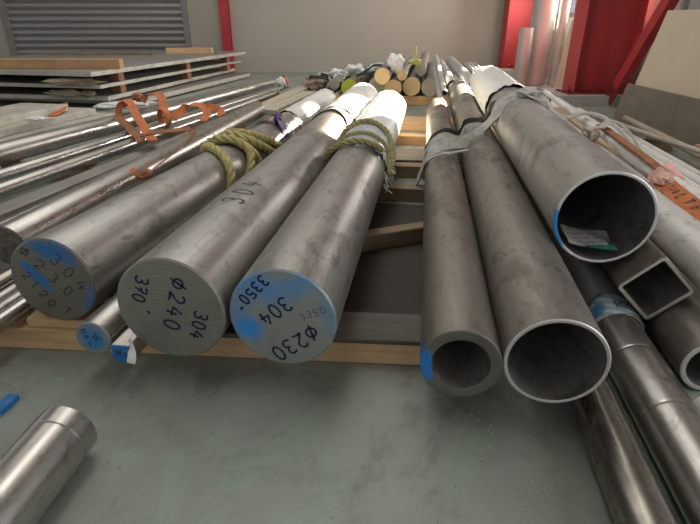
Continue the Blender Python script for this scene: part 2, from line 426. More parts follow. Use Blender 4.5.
def writing(name, lines, mat, parent, mapping, wd=.0022):
    """lines: (text, (x0,y0) of the first glyph, (x1,y1) of the last, height); mapping lays the page on the surface"""
    if len(lines) > 1:
        return [writing(name, [q], mat, parent, mapping, wd) for q in lines]
    V, F = [], []
    for text, p0, p1, h in lines:
        p0, p1 = Vector(p0), Vector(p1); d = (p1 - p0); d = d.normalized() if d.length > 1e-6 else Vector((1, 0))
        up = Vector((-d.y, d.x)); n = max(1, len(text) - 1)
        for i, ch in enumerate(text):
            c = p0.lerp(p1, i / n) + up * rnd.uniform(-.05, .05) * h
            for st in GL[ch]:
                q = [c + d * (x * h * .95) + up * (y * h) for x, y in st]
                if ch in '0235O7~' : q = [Vector((t.x, t.y)) for t in catmull([(a.x, a.y, 0) for a in q], 3)]
                else:
                    q2 = []
                    for a, b in zip(q, q[1:]): q2 += [a.lerp(b, k / 4) for k in range(4)]
                    q = q2 + [q[-1]]
                base = len(V)
                for k, a in enumerate(q):
                    t = (q[min(k + 1, len(q) - 1)] - q[max(k - 1, 0)]); t = t.normalized() if t.length > 1e-9 else d
                    s = Vector((-t.y, t.x)) * wd * .5 * (1 + .25 * math.sin(k * 1.7 + i))
                    V += [mapping(a + s), mapping(a - s)]
                for k in range(len(q) - 1): F.append((base + 2 * k, base + 2 * k + 1, base + 2 * k + 3, base + 2 * k + 2))
    return meshobj(name, V, F, mat, parent, smooth=False)
on_face = lambda p: Vector((p.x, -.0006, p.y))
def face_text(parent, r, rx, ry, lines, mat, wd=.0026, name='handwritten_mark'):
    """glyph places given as offsets (right, down) on the seen face of half-axes rx, ry"""
    f = lambda q: (q[0] * r / rx, -q[1] * r / ry)
    return writing(name, [(t, f(a), f(b), h * 1.15 * r / rx) for t, a, b, h in lines], mat, parent, on_face, wd)
def on_barrel(r): return lambda p: Vector(((r + .0007) * math.sin(p.x / r), p.y, (r + .0007) * math.cos(p.x / r)))

# ============================================================ SETTING
tag(boxes('floor', [(-10.5, 4.2, -4, 10.2, -.1, 0)], M['floor']), kind='structure')
room(tag(boxes('wall_back', [(-9, -5.56, 9, 9.2, 0, 4.5), (-2.62, 3.1, 9, 9.2, 0, 4.5), (-5.56, -2.62, 9, 9.2, 3.2, 4.5)], M['wall']), kind='structure'))
WX = 2.98
room(tag(boxes('wall_right', [(WX, WX + .18, 1.4, 5.78, 0, 4.5), (WX, WX + .18, 8.62, 9, 0, 4.5), (WX, WX + .18, 5.78, 8.62, 0, .82), (WX, WX + .18, 5.78, 8.62, 1.91, 4.5), (WX, WX + .18, -4, 1.4, 2.9, 4.5)], M['wall_side']), kind='structure'))
tag(boxes('ceiling', [(-10.5, 4.2, -4, 10.2, 4.5, 4.6)], M['ceiling']), kind='structure')
wn = room(tag(boxes('window_1', [(WX + .07, WX + .11, 5.78, 8.62, .82, .88), (WX + .07, WX + .11, 5.78, 8.62, 1.85, 1.91), (WX + .07, WX + .11, 5.78, 5.84, .88, 1.85), (WX + .07, WX + .11, 8.56, 8.62, .88, 1.85),
     (WX + .075, WX + .105, 6.70, 6.74, .88, 1.85), (WX + .075, WX + .105, 7.64, 7.68, .88, 1.85)], M['frame_grey']), kind='structure'))
boxes('window_pane', [(WX + .088, WX + .092, 5.84, 8.56, .88, 1.85)], M['glass'], wn)
# roller shutter: one profiled curtain, its guides and bottom rail
V, F = [], []
pitch = .098; prof = []
z = .06
while z < 3.15:
    prof += [(9.06, z), (9.03, z + .02), (9.015, z + .045), (9.025, z + .075), (9.06, z + .092)]; z += pitch
for y, zz in prof: V += [(-5.50, y, zz), (-2.68, y, zz)]
for i in range(len(prof) - 1): F.append((2 * i, 2 * i + 1, 2 * i + 3, 2 * i + 2))
dr = room(tag(meshobj('door_1', V, F, M['shutter'], smooth=False), kind='structure')); fixn(dr)
for xx in (-5.54, -2.64): boxes('shutter_guide', [(xx - .045, xx + .045, 8.97, 9.08, 0, 3.2)], M['frame_grey'], dr)
boxes('bottom_rail', [(-5.495, -2.685, 9.01, 9.06, 0, .06)], M['frame_grey'], dr)
room(tag(boxes('trim_1', [(2.12, WX, 5.28, 5.98, 0, .10)], M['concrete']), kind='structure'))
room(tag(boxes('trim_2', [(2.25, WX, 8.3, 9.0, 0, .10)], M['concrete']), kind='structure'))

def portal_column(x0, x1, yc, z0, label, bolts=True, fl=.30, grp=None, taper=0):
    t = boxes('red_steel_column', [(x0 + .012, x1 - .012, yc - .007, yc + .007, z0 + .02, 4.45)], M['red'])
    tag(t, label, 'column', 'red portal frame columns')
    boxes('inner_flange', [(x0, x0 + .012, yc - fl / 2, yc + fl / 2, z0 + .02, 4.45)], M['red'], t)
    boxes('outer_flange', [(x1 - .012, x1, yc - fl / 2, yc + fl / 2, z0 + .02, 4.45)], M['red'], t)
    bp = boxes('base_plate', [(x0 - .06, x1 + .02, yc - fl / 2 - .02, yc + fl / 2 + .02, z0, z0 + .02)], M['red_dark'], t)
    for bx in (x0 - .03, x0 + .13, x0 + .32):
        for by in (yc - fl / 2 + .05,):
            bl = lathe('anchor_bolt', [(0, .0001, 0), (0, .02, 0), (.026, .02, 0), (.026, .011, 0), (.06, .011, 0), (.06, .0001, 0)], [M['red_dark']], t, 6, False)
            bl.rotation_euler = (R(90), 0, 0); bl.location = (bx, by, z0 + .02)
    return room(t)
portal_column(2.29, 2.86, 5.58, .10, 'wide red steel column on a concrete pad nearest the cream board')
portal_column(2.40, 2.95, 8.66, .10, 'far red steel column beyond the standing silver tubes')
t = room(tag(boxes('red_wall_post', [(-2.06, -1.92, 8.86, 8.88, .0, 4.4)], M['red']), 'narrow red steel post on the back wall right of the roller shutter', 'column', 'red portal frame columns'))
boxes('web', [(-1.998, -1.982, 8.88, 8.985, 0, 4.4)], M['red'], t)
boxes('rear_flange', [(-2.06, -1.92, 8.985, 8.998, 0, 4.4)], M['red'], t)
# diagonal brace: a doubled angle in the plane of the right wall
def brace():
    a, b = Vector((2.60, 5.22, .20)), Vector((2.60, 3.56, 2.46))
    d = (b - a); L = d.length
    t = tag(boxes('red_diagonal_brace', [(-.006, .006, 0, L, -.055, .055)], M['red']), 'sloping red angle brace running up from the wide red column foot', 'brace')
    boxes('angle_leg', [(-.075, -.006, 0, L, -.055, -.045)], M['red'], t)
    boxes('angle_leg', [(-.075, -.006, 0, L, .005, .015)], M['red'], t)
    gp = boxes('gusset_plate', [(-.012, .0, -.16, .14, -.09, .09)], M['red_dark'], t)
    place_axis(t, a, b); room_m(t)
brace()

# ============================================================ LEANING BOARDS on the right
def sheet(name, p0, p1, top_dx, h, th, mat, label, cat, grp=None):
    """upright board from floor point p0 to p1, leaning by top_dx over height h"""
    a, b = Vector((*p0, 0)), Vector((*p1, 0)); L = (b - a).length
    o = box(name, (L, th, math.hypot(top_dx, h)), (0, 0, 0), mat, bev=.003)
    ex = (b - a).normalized(); ez = Vector((top_dx, 0, h)).normalized(); ey = ez.cross(ex)
    o.matrix_world = Matrix.Translation((a + b) / 2 + Vector((top_dx, 0, h)) / 2) @ Matrix((ex, ey, ez)).transposed().to_4x4()
    return room(tag(o, label, cat, grp))
sheet('leaning_board', (2.27, 4.47), (2.27, 1.9), .07, .31, .02, M['brown_board'], 'low dark brown board leaning in front of the cream board', 'board')
sheet('leaning_board', (2.305, 4.42), (2.305, 1.9), .195, .855, .02, M['cream'], 'tall cream board leaning behind the low brown board', 'board')
t = room(tag(boxes('sheet_rack', [(2.51, 2.55, 2.0, 4.3, .0, .04), (2.51, 2.55, 2.0, 4.3, .80, .84)], M['frame_grey']), 'grey steel rack propping the cream board against the right wall', 'rack'))
for yy in (2.0, 3.1, 4.26): boxes('upright', [(2.51, 2.55, yy, yy + .04, .04, 1.3)], M['frame_grey'], t)
for yy in (2.0, 3.1, 4.26): boxes('foot', [(2.55, 2.95, yy, yy + .04, 0, .04)], M['frame_grey'], t)

# standing silver tubes and the pale panel
def standing(x, y, r, h, label, seams=(), lean=0):
    o = lathe('silver_sheet_tube', [(0, r - .012, 0), (0, r, 0), (h, r, 0), (h, r - .006, 0), (.02, r - .012, 1)], [M['galv'], M['inner']], None, 64)
    o.rotation_euler = (R(90), 0, lean); o.location = (x, y, 0); room(o)
    tag(o, label, 'tube', 'silver tubes standing by the window')
    for s_ in seams:
        q = lathe('seam_band', [(s_, r + .0005, 0), (s_, r + .004, 0), (s_ + .018, r + .004, 0), (s_ + .018, r + .0005, 0)], [M['galv']], o, 64)
    return o
standing(2.24, 7.05, .085, .70, 'short silver tube standing left of the tall silver tube')
standing(2.50, 7.25, .15, 1.55, 'tall silver tube with a seam band standing by the window', (.48, 1.05))
standing(2.735, 7.20, .060, 1.30, 'slim tall tube standing in shade right of the wide silver tube', (.20, .46))
sheet('cream_board', (2.58, 6.72), (2.58, 6.12), .10, .80, .03, M['cream'], 'narrow pale panel standing behind the flange of the wide red column', 'panel')
o = box('rubber_block', (.13, .09, .06), (2.07, 5.48, .03), M['black'], rot=(0, 0, .4)); room(o); tag(o, 'small black block on the floor left of the red column foot', 'block')

# ============================================================ TIMBER BEARERS
def timber(u0, v0, u1, v1, w_, h, mat, label, z0=0, grp='timber bearers on the floor'):
    a, b = B(u0, v0, z0 + h / 2), B(u1, v1, z0 + h / 2); d = b - a
    o = box('timber_bearer', (d.length, w_, h), (a + b) / 2, mat, rot=(0, 0, math.atan2(d.y, d.x)), bev=.004)
    return tag(o, label, 'timber', grp)
timber(-1.30, .985, .33, 1.110, .07, .062, M['timber'], 'long pale timber bearer across the front under the marked bars')
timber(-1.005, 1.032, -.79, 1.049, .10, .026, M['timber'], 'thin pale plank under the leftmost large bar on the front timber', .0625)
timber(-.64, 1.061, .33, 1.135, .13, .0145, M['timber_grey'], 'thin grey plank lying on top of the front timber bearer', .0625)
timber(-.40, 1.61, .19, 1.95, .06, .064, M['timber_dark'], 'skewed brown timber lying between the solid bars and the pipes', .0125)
o = box('gap_shade_board', (1.15, 1.0, .012), B(-.385, 1.76, .0062), M['gap_shade']); tag(o, 'dark board added for shade on the floor under the skewed timber', 'board')  # board added to darken the shaded floor gap
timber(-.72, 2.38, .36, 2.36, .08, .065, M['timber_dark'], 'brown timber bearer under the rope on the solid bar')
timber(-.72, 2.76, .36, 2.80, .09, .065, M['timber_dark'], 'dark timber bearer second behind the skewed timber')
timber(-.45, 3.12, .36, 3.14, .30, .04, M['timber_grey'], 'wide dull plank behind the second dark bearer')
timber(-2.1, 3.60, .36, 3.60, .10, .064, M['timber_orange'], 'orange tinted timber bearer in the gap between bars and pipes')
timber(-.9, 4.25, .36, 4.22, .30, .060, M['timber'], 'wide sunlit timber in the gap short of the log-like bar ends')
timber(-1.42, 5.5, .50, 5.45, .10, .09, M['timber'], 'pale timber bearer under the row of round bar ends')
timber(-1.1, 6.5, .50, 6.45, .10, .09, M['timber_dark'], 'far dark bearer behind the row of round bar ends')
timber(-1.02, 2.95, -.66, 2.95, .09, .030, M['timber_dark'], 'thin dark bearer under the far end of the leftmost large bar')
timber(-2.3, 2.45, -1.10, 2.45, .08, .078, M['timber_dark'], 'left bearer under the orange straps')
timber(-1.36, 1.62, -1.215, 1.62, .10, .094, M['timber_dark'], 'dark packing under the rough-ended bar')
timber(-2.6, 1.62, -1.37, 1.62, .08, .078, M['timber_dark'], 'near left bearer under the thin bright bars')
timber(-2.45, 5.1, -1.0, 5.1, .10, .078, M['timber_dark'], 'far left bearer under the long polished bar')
timber(.86, 1.95, 1.72, 1.95, .08, .078, M['timber'], 'near right bearer under the pale tubes')
timber(.775, 3.70, 1.62, 3.66, .08, .078, M['timber_dark'], 'far right bearer under the pale tubes')
timber(1.690, 3.45, 1.815, 2.6, .06, .09, M['timber_orange'], 'short timber end beside the low brown board')
timber(.20, 1.40, .345, 1.40, .08, .078, M['timber'], 'short timber packing under the open pipe')

# ============================================================ BIG SOLID BARS (left)
BIG = 'large marked solid round bars'
f1 = cutface('face_blue_ring', (.40, .42, .40), 1.2, .42, .6, [dict(cx=-.05, cz=.078, sx=.085, sz=.045, rot=.45, wob=.25, soft=(1.4, 0), amt=.75), dict(cx=.045, cz=.09, sx=.075, sz=.035, rot=-.6, wob=.25, soft=(1.4, 0), amt=.6),
     dict(cx=-.098, cz=.01, sx=.03, sz=.07, rot=.1, wob=.3, soft=(1.4, 0), amt=.5), dict(cx=.102, cz=.02, sx=.022, sz=.06, rot=-.2, wob=.3, soft=(1.4, 0), amt=.4), dict(cx=-.078, cz=-.030, sx=.030, sz=.028, soft=(1.7, .3), wob=.1, amt=1)], (.04, .30, .74))
L1 = bar((-.286, .908, .199), (-.290, 3.82, .199), .121, M['bar'], f1)
tag(L1, 'solid round bar with blue-rimmed end marked 3350 304 and a blue spot', 'bar', BIG)
face_text(L1, .121, 51, 47, [('3350"', (-14.9, -35.7), (-40.5, -10), 9), ('304', (3.8, -14.7), (-15.6, .6), 12.5), ('O230', (27.7, 12), (-4.8, 35.9), 13.5)], M['ink'], .0048)
face_text(L1, .121, 51, 47, [('3350', (19, -4), (38, -12), 6)], M['ink_faint'], .0014)
sleeve('plastic_wrap', L1, .121, 1.63, 2.925, M['wrap'], .003, .010, 3)
sleeve('plastic_wrap', L1, .121, 1.22, 1.68, M['wrap_blue'], .006, .007, 9, .09)['label'] = 'bluish crinkled wrap with a ragged edge'
writing('printed_mark', [('~~~~~', (-.05, 1.47), (.07, 1.50), .016), ('~~~~~', (-.06, 1.42), (.06, 1.45), .014)], M['ink_violet'], L1, on_barrel(.134), .0022)
L2 = bar((-.540, .898, .205), (-.540, 4.30, .190), .127, M['bar'], cutface('face_bare', (.37, .36, .32), 1.05, .40, .75))
tag(L2, 'largest bare-ended solid round bar marked 304 240 370', 'bar', BIG)
face_text(L2, .127, 55.5, 50, [('O240', (13.4, -27), (-1.3, 14.7), 14), ('304', (31.5, 3.2), (23.9, 23.3), 11.5), ('370', (-23.9, -28), (-30, -10), 11), ('"', (-25.8, 5), (-25.7, 5.2), 9)], M['ink'], .0048)
writing('handwritten_mark', [('304', (.010, .40), (.012, .56), .060)], M['ink_faint'], L2, on_barrel(.127), .008)
sleeve('plastic_wrap', L2, .127, 2.12, 3.415, M['wrap'], .003, .008, 5)
f3 = cutface('face_blue_strokes', (.27, .26, .22), -.6, .40, .75, [dict(cx=-.040, cz=.012, sx=.019, sz=.062, rot=-.72, wob=.4, amt=.9), dict(cx=.005, cz=.082, sx=.060, sz=.026, rot=.35, wob=.5, soft=(1.3, .3), amt=.95),
     dict(cx=.05, cz=.075, sx=.045, sz=.022, rot=.8, wob=.4, amt=.7), dict(cx=.095, cz=-.045, sx=.024, sz=.05, rot=.4, wob=.5, amt=.6)], (.02, .16, .42))
L3 = bar((-.893, .985, .205), (-.886, 3.22, .140), .113, M['bar'], f3)
tag(L3, 'leftmost large solid bar, dull end with blue strokes marked 304 230 2120', 'bar', BIG)
face_text(L3, .113, 43, 41, [('304', (9.6, -22), (30, 1.2), 10.5), ('O230', (-20.4, -28), (14, 9), 9.5), ('2120', (-25.6, -4), (-6.7, 22.7), 8), ('T', (8.8, 29.5), (9.3, 30), 8)], M['ink_faint'], .0030)

# smaller bars round the big ones
fb = cutface('face_blue', (.30, .33, .34), .6, .5, .4, [dict(cx=.0, cz=.0, sx=.034, sz=.034, wob=.3, amt=.9), dict(cx=.005, cz=-.005, sx=.02, sz=.02, wob=.3, amt=.9)], (.04, .22, .50))
o = bar((-.731, .875, .125), (-.721, 2.6, .125), .044, M['bar_bright'], fb); tag(o, 'small round bar with a blue painted end tucked between two large bars', 'bar', 'small bars on the front timber')
face_text(o, .044, 20, 19, [('W', (4, -2), (4.5, -1.3), 9), ('N4', (-9, -9), (-7, -2), 6), ('1', (-5, 8), (-5, 8), 6)], M['ink'], .0018)
o = box('square_steel_bar', (.044, 1.34, .044), B(-.657, 1.532, .101), M['bar_bright'], bev=.002)
box('end_face', (.0442, .004, .0442), (0, -.6702, 0), M['blue'], o, bev=.001)
writing('handwritten_mark', [('W', (-.006, .004), (-.005, .004), .018), ('1', (.010, -.002), (.010, -.002), .014)], M['ink'], o, lambda p: Vector((p.x, -.6728, p.y)), .002); tag(o, 'small square bar with blue end and torn film beside the largest bar', 'bar', 'small bars on the front timber')
ribbon('torn_film', [(.012, -.652, .0245), (.027, -.670, .018), (.032, -.680, .004), (.030, -.686, -.012)], [(0, .6, .8), (.3, .4, .8), (.8, .2, .5)], M['wrap'], .020, .0015, o)
for k, (u, z, r, v0) in enumerate([(-1.035, .100, .021, .60), (-1.083, .098, .019, .62), (-1.128, .098, .018, .70)]):
    o = bar((u, v0, z), (u + .01, 2.2, z), r, M['bar_bright'], M['face'], seg=32)
    tag(o, ['thin bright rod nearest under the leftmost large bar', 'middle thin bright rod at the left end of the front timber', 'outer thin bright rod at the left end of the front timber'][k], 'rod', 'thin rods on the front timber')
o = bar((-1.176, .95, .108), (-1.176, 2.6, .108), .027, M['bar_dark'], M['face_dull']); tag(o, 'dark round bar hidden low between rods and rough-ended bar', 'bar')
rough = plain('rough_torn_face', (.24, .22, .19), .6, .5, .6, 60, 1.0)
o = bar((-1.258, 1.25, .160), (-1.312, 3.9, .160), .065, M['bar_bright'], rough); tag(o, 'polished round bar with a rough pitted end left of the large bars', 'bar', 'polished bars on the left')
LB = 'polished bars on the left'
o = bar((-1.455, .95, .118), (-1.42, 3.6, .118), .038, M['bar_dark'], M['face_dull']); tag(o, 'thin dark bar just left of the rough-ended bar', 'bar', LB)
a, b = B(-1.70, 1.1, .094), B(-1.50, 4.0, .094); d = b - a
o = box('flat_steel_bar', (.10, d.length, .03), (a + b) / 2, M['sheet'], rot=(0, 0, math.atan2(d.y, d.x) - math.pi / 2)); tag(o, 'dull grey flat bar lying among the left round bars', 'flat bar')
o = bar((-1.885, 1.2, .1125), (-1.56, 5.3, .1125), .033, M['bar_bright'], M['face_dull']); tag(o, 'second thin polished bar in the bright left pair, nearer the camera', 'bar', LB)
o = bar((-2.095, 1.2, .1125), (-1.60, 5.9, .1125), .033, M['bar_bright'], M['face_dull']); tag(o, 'first thin polished bar in the bright left pair, nearer the sheets', 'bar', LB)
o = bar((-2.41, 1.2, .137), (-1.81, 5.95, .137), .057, M['bar_bright'], M['face_dull']); tag(o, 'longest polished round bar beside the stacked sheets', 'bar', LB)
# three pale flats at far left edge
for k, (u0, u1, z, v1) in enumerate([(-2.98, -2.83, .165, 3.75), (-2.95, -2.70, .115, 3.9), (-2.93, -2.60, .0445, 4.0)]):
    a, b = B(u0, 1.2, z), B(u1, v1, z); d = b - a; hh = [.05, .05, .088][k]; ww = [.42, .52, .62][k]
    n = Vector((d.y, -d.x, 0)).normalized()
    o = box('flat_steel_bar', (ww, d.length, hh), (a + b) / 2 - n * (ww / 2 - .02), M['sheet_edge'], rot=(0, 0, math.atan2(d.y, d.x) - math.pi / 2))
    tag(o, ['topmost wide pale flat at the left edge below the sheet stack', 'middle wide pale flat at the left edge of the stack', 'lowest thick pale flat at the left edge on the floor'][k], 'flat bar', 'wide pale flats at the left edge')
# warm flats at mid distance behind the polished bars
for k, (u, v0, v1, ww, z) in enumerate([(-1.25, 3.97, 5.15, .13, .13), (-1.12, 3.6, 5.0, .11, .12), (-1.40, 4.05, 5.6, .12, .12)]):
    a, b = B(u, v0, z), B(u + .06, v1, z); d = b - a
    o = box('flat_steel_bar', (ww, d.length, .04), (a + b) / 2, M['timber_y' if k == 1 else 'flat_warm'], rot=(0, 0, math.atan2(d.y, d.x) - math.pi / 2))
    tag(o, ['warm grey flat behind the purple ribbon, middle of three', 'brown flat batten behind the purple ribbon, nearest the white wrap', 'warm grey flat behind the purple ribbon, farthest left'][k], 'flat bar', 'flats behind the purple ribbon')
o = square_tube((-.70, 3.20, .105), (-.70, 4.7, .105), .05, .012, M['pipe'], M['rim'], 0, 'square_steel_bar'); tag(o, 'grey square bar beside the white wrapped bar end', 'bar')
wrapbar = bar((-.93, 3.34, .150), (-.90, 4.55, .150), .084, M['tube'], M['face_pale']); tag(wrapbar, 'white wrapped bar lying in sunlight behind the purple ribbon', 'bar')
sleeve('plastic_wrap', wrapbar, .085, .02, 1.22, M['wrap'], .003, .012, 12)

# ============================================================ PIPES (right)
PG = 'open pipes on the right'
BLUE = (.02, .20, .55)
p1m = steel('pipe_blue_dab', (.27, .245, .21), (.15, .13, .11), .47, .70, streak=30, blot=9, marks=[(dict(cx=-.07, cz=.0, cy=.01, sx=.05, sz=.04, sy=.03, amt=.9), BLUE)])
r1m = cutface('rim_blue_dab', (.20, .19, .17), .4, .5, .6, [dict(cx=-.074, cz=-.010, sx=.026, sz=.042, soft=(1.2, .7), amt=1)], BLUE)
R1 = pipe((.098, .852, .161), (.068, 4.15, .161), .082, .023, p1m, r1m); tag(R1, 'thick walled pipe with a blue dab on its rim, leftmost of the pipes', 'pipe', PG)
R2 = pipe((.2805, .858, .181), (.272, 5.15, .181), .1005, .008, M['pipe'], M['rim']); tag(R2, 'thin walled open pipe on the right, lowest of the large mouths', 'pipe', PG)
writing('handwritten_mark', [('304 2~7', (.062, .05), (.045, .23), .030), ('~~ ~~', (.095, .09), (.08, .2), .02)], M['ink_violet'], R2, on_barrel(.1005), .0022)
p3m = steel('pipe_blue_edge', (.37, .35, .32), (.20, .18, .155), .55, .62, streak=30, blot=9, marks=[(dict(cx=-.13, cz=-.045, cy=.0, sx=.06, sz=.075, sy=.02, amt=.9), BLUE)])
r3m = cutface('rim_blue_edge', (.74, .75, .74), .4, .42, .55, [dict(cx=-.116, cz=-.03, sx=.022, sz=.075, rot=-.3, soft=(1.3, .6), amt=1)], (.03, .25, .62))
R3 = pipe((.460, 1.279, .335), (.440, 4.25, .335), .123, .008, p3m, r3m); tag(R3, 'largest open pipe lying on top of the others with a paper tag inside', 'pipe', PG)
sl3 = sleeve('plastic_wrap', R3, .123, 1.72, 2.99, M['wrap'], .004, .016, 21, .06)
# paper tag lying in the mouth of the top pipe
def bore_sheet():
    r = .115; V, F, MI = [], [], []; nx, ny = 14, 6
    for side in (0, 1):
        for j in range(ny + 1):
            for i in range(nx + 1):
                x = -.074 + .124 * i / nx; y = .006 + .105 * j / ny
                z = -.083 + .010 * j / ny + .003 * math.sin(j * 1.1 + i * .5) + .010 * max(0, 1 - i / 3) - .006 * max(0, (i - 10) / 4)
                lim = -math.sqrt(max(0, r * r - x * x)) + .004
                V.append((x, y, max(z, lim) + side * .002))
    n = (nx + 1) * (ny + 1)
    for side in (0, 1):
        for j in range(ny):
            for i in range(nx):
                q = [side * n + j * (nx + 1) + i, side * n + j * (nx + 1) + i + 1, side * n + (j + 1) * (nx + 1) + i + 1, side * n + (j + 1) * (nx + 1) + i]
                F.append(tuple(q if side else reversed(q))); MI.append(1 if (i >= nx - 2 and j < 3 or j == 0 and i > 4) else 0)
    o = meshobj('paper_tag', V, F, [M['paper'], M['paper_green']], None, MI); o.matrix_world = R3.matrix_world.copy()
    tag(o, 'grey paper tag with green border lying inside the topmost pipe mouth', 'tag')
    P = [v for v in o.data.vertices]
    def onpage(p):
        i = (p.x) * nx; j = p.y * ny; i0, j0 = min(int(i), nx - 1), min(int(j), ny - 1); a, b = i - i0, j - j0
        g = lambda ii, jj: Vector(V[n + jj * (nx + 1) + ii])
        return (g(i0, j0) * (1 - a) + g(i0 + 1, j0) * a) * (1 - b) + (g(i0, j0 + 1) * (1 - a) + g(i0 + 1, j0 + 1) * a) * b + Vector((0, 0, .0012))
    writing('printed_mark', [('~~ ~~~ ~~', (.12, .86), (.72, .86), .07), ('~~~~ ~~~', (.12, .66), (.72, .66), .07), ('~~~ ~~ ~~', (.12, .46), (.72, .46), .07), ('~ ~~~~~ ~', (.12, .26), (.72, .26), .07)], M['ink_faint'], o, onpage, .012)
    return o
bore_sheet()
R7 = square_tube((.594, 1.215, .178), (.594, 4.2, .178), .134, .010, steel('brown_box_tube', (.30, .26, .215), (.16, .135, .105), .5, .75, bump=.05), M['rim'], R(45)); tag(R7, 'open square steel tube set on its edge under the topmost pipe', 'tube')
writing('handwritten_mark', [('304', (-.02, .11), (.03, .11), .022)], M['ink_faint'], R7, lambda p: Vector((p.x, p.y, -.0565)), .0025)
R4m = M['pipe_pale']
R4 = pipe((.535, 1.200, .056), (.535, 4.0, .056), .054, .006, R4m, M['rim']); tag(R4, 'pale pipe with a blue striped film sleeve between the open pipes and square tube', 'pipe')
def striped():
    s = NT('striped_film'); wv = s.new('ShaderNodeTexWave'); wv.wave_type = 'BANDS'; wv.bands_direction = 'DIAGONAL'
    s.ln(s.mp((1, 1.4, 1)), wv.inputs['Vector']); wv.inputs['Scale'].default_value = 14; wv.inputs['Distortion'].default_value = .6
    c = s.mix(s.rng(wv.outputs['Fac'], .45, .75, 0, .8), (.66, .72, .78), (.30, .50, .68))
    c = s.mix(s.blob(cx=-.050, cz=.03, cy=.055, sx=.02, sz=.03, sy=.03, amt=.8), c, (.05, .30, .62))
    s.set(Base_Color=c, Roughness=.3); return s.m
sv = sleeve('film_sleeve', R4, .054, .0, .115, striped(), .0015, .0025, 31); sv['label'] = 'blue striped plastic film sleeve'
writing('handwritten_mark', [('P~', (-.006, .045), (.016, .045), .034)], M['ink'], sv, on_barrel(.058), .0025)
R5 = bar((.518, 1.192, .058), (.535, -.9, .058), .058, M['bar_bright'], M['face'], groove=(.14, .33, .62), gd=.0008); tag(R5, 'bright ground bar on the floor with faint rings, running out bottom right', 'bar', 'ground bars bottom right')
R6 = bar((.392, 1.02, .046), (.405, -.9, .046), .046, M['bar_dark'], M['face_dull']); tag(R6, 'dark brown ground bar on the floor under the open pipe mouth', 'bar', 'ground bars bottom right')
R8 = pipe((.684, 1.05, .070), (.688, 4.0, .070), .069, .012, M['pipe'], M['rim']); tag(R8, 'dull pipe on the floor below right of the square tube', 'pipe')
o = pipe((.640, .965, .030), (.645, -.6, .030), .030, .004, M['tube'], M['rim']); tag(o, 'thin pale pipe on the floor at the right edge of the frame', 'pipe')
R9 = pipe((.752, .85, .221), (.748, 4.1, .221), .066, .006, M['pipe_pale'], M['rim']); tag(R9, 'grey pipe right of the square tube under the lettered orange strap', 'pipe')
TG = 'pale tubes on the right'
def rtube(u0, v0, u1, v1, z, r, label, mat='tube'):
    o = pipe((u0, v0, z), (u1, v1, z), r, .003, M[mat], M['rim'], 'steel_tube', 40); return tag(o, label, 'tube', TG)
rtube(.800, 1.83, .850, 4.1, .306, .018, 'thin white tube lying along the top of the grey pipe')
rtube(.955, 1.3, .960, 4.1, .1205, .040, 'low grey tube between the grey pipe and the stout white tube', 'pipe_pale')
rtube(1.085, 1.2, 1.095, 4.75, .133, .054, 'stout white tube second right of the grey pipe')
rtube(1.285, 1.3, 1.245, 4.6, .104, .026, 'slim white tube right of the stout white tube')
rtube(1.370, 1.3, 1.330, 4.2, .0965, .016, 'thinnest pale tube right of the slim white tube')
rtube(1.62, 2.3, 1.19, 4.13, .150, .015, 'thin beige tube lying slantwise across the outer tubes', 'tube_warm')
rtube(1.555, 1.4, 1.520, 4.3, .100, .022, 'outermost beige tube nearest the low brown board', 'tube_warm')
o = box('wood_spacer', (.05, .06, .04), B(1.46, 3.60, .1005), M['timber_dark'], rot=(0, 0, -.1)); tag(o, 'small brown wood spacer between the two outer tubes', 'spacer')
a, b = B(.962, 2.75, .178), B(.972, 4.15, .178); d = b - a
o = box('wooden_batten', (.07, d.length, .030), (a + b) / 2, M['timber_y'], rot=(0, 0, math.atan2(d.y, d.x) - math.pi / 2)); tag(o, 'sunlit wooden batten lying on the low grey tube', 'batten')

# ============================================================ FRONT FLOOR
BL = bar((-.662, .668, .060), (-.612, -.35, .060), .0595, M['bar_bright'], M['face'], groove=(.045,)); tag(BL, 'short bright bar on the floor at bottom left with a ring near its end', 'bar')
o = box('flat_steel_bar', (.026, .5, .014), B(-.900, .54, .007), M['tube'], rot=(0, 0, 0)); tag(o, 'small flat bar with a blue tip on the floor at left', 'flat bar')
box('blue_tip', (.0265, .06, .0145), (0, .2205, .0), M['blue'], o, bev=.002)
# metal swarf on the floor
for k in range(26):
    c_ = [(.155, .86), (.25, .715), (.27, .70)][k % 3]
    p = B(c_[0] + rnd.gauss(0, .025), c_[1] + rnd.gauss(0, .03), .0015); a = rnd.random() * 6.28; l = rnd.uniform(.0015, .004)
    o = tube_mesh('metal_chip', [[p, p + Vector((math.cos(a) * l, math.sin(a) * l, .002)), p + Vector((math.cos(a + .7) * l * 1.6, math.sin(a + .7) * l * 1.6, 0))]], [.0008], M['rim'], None, 5)
    tag(o, 'tiny metal chip on the floor below the open pipe mouths', 'chip', 'metal chips on the floor')

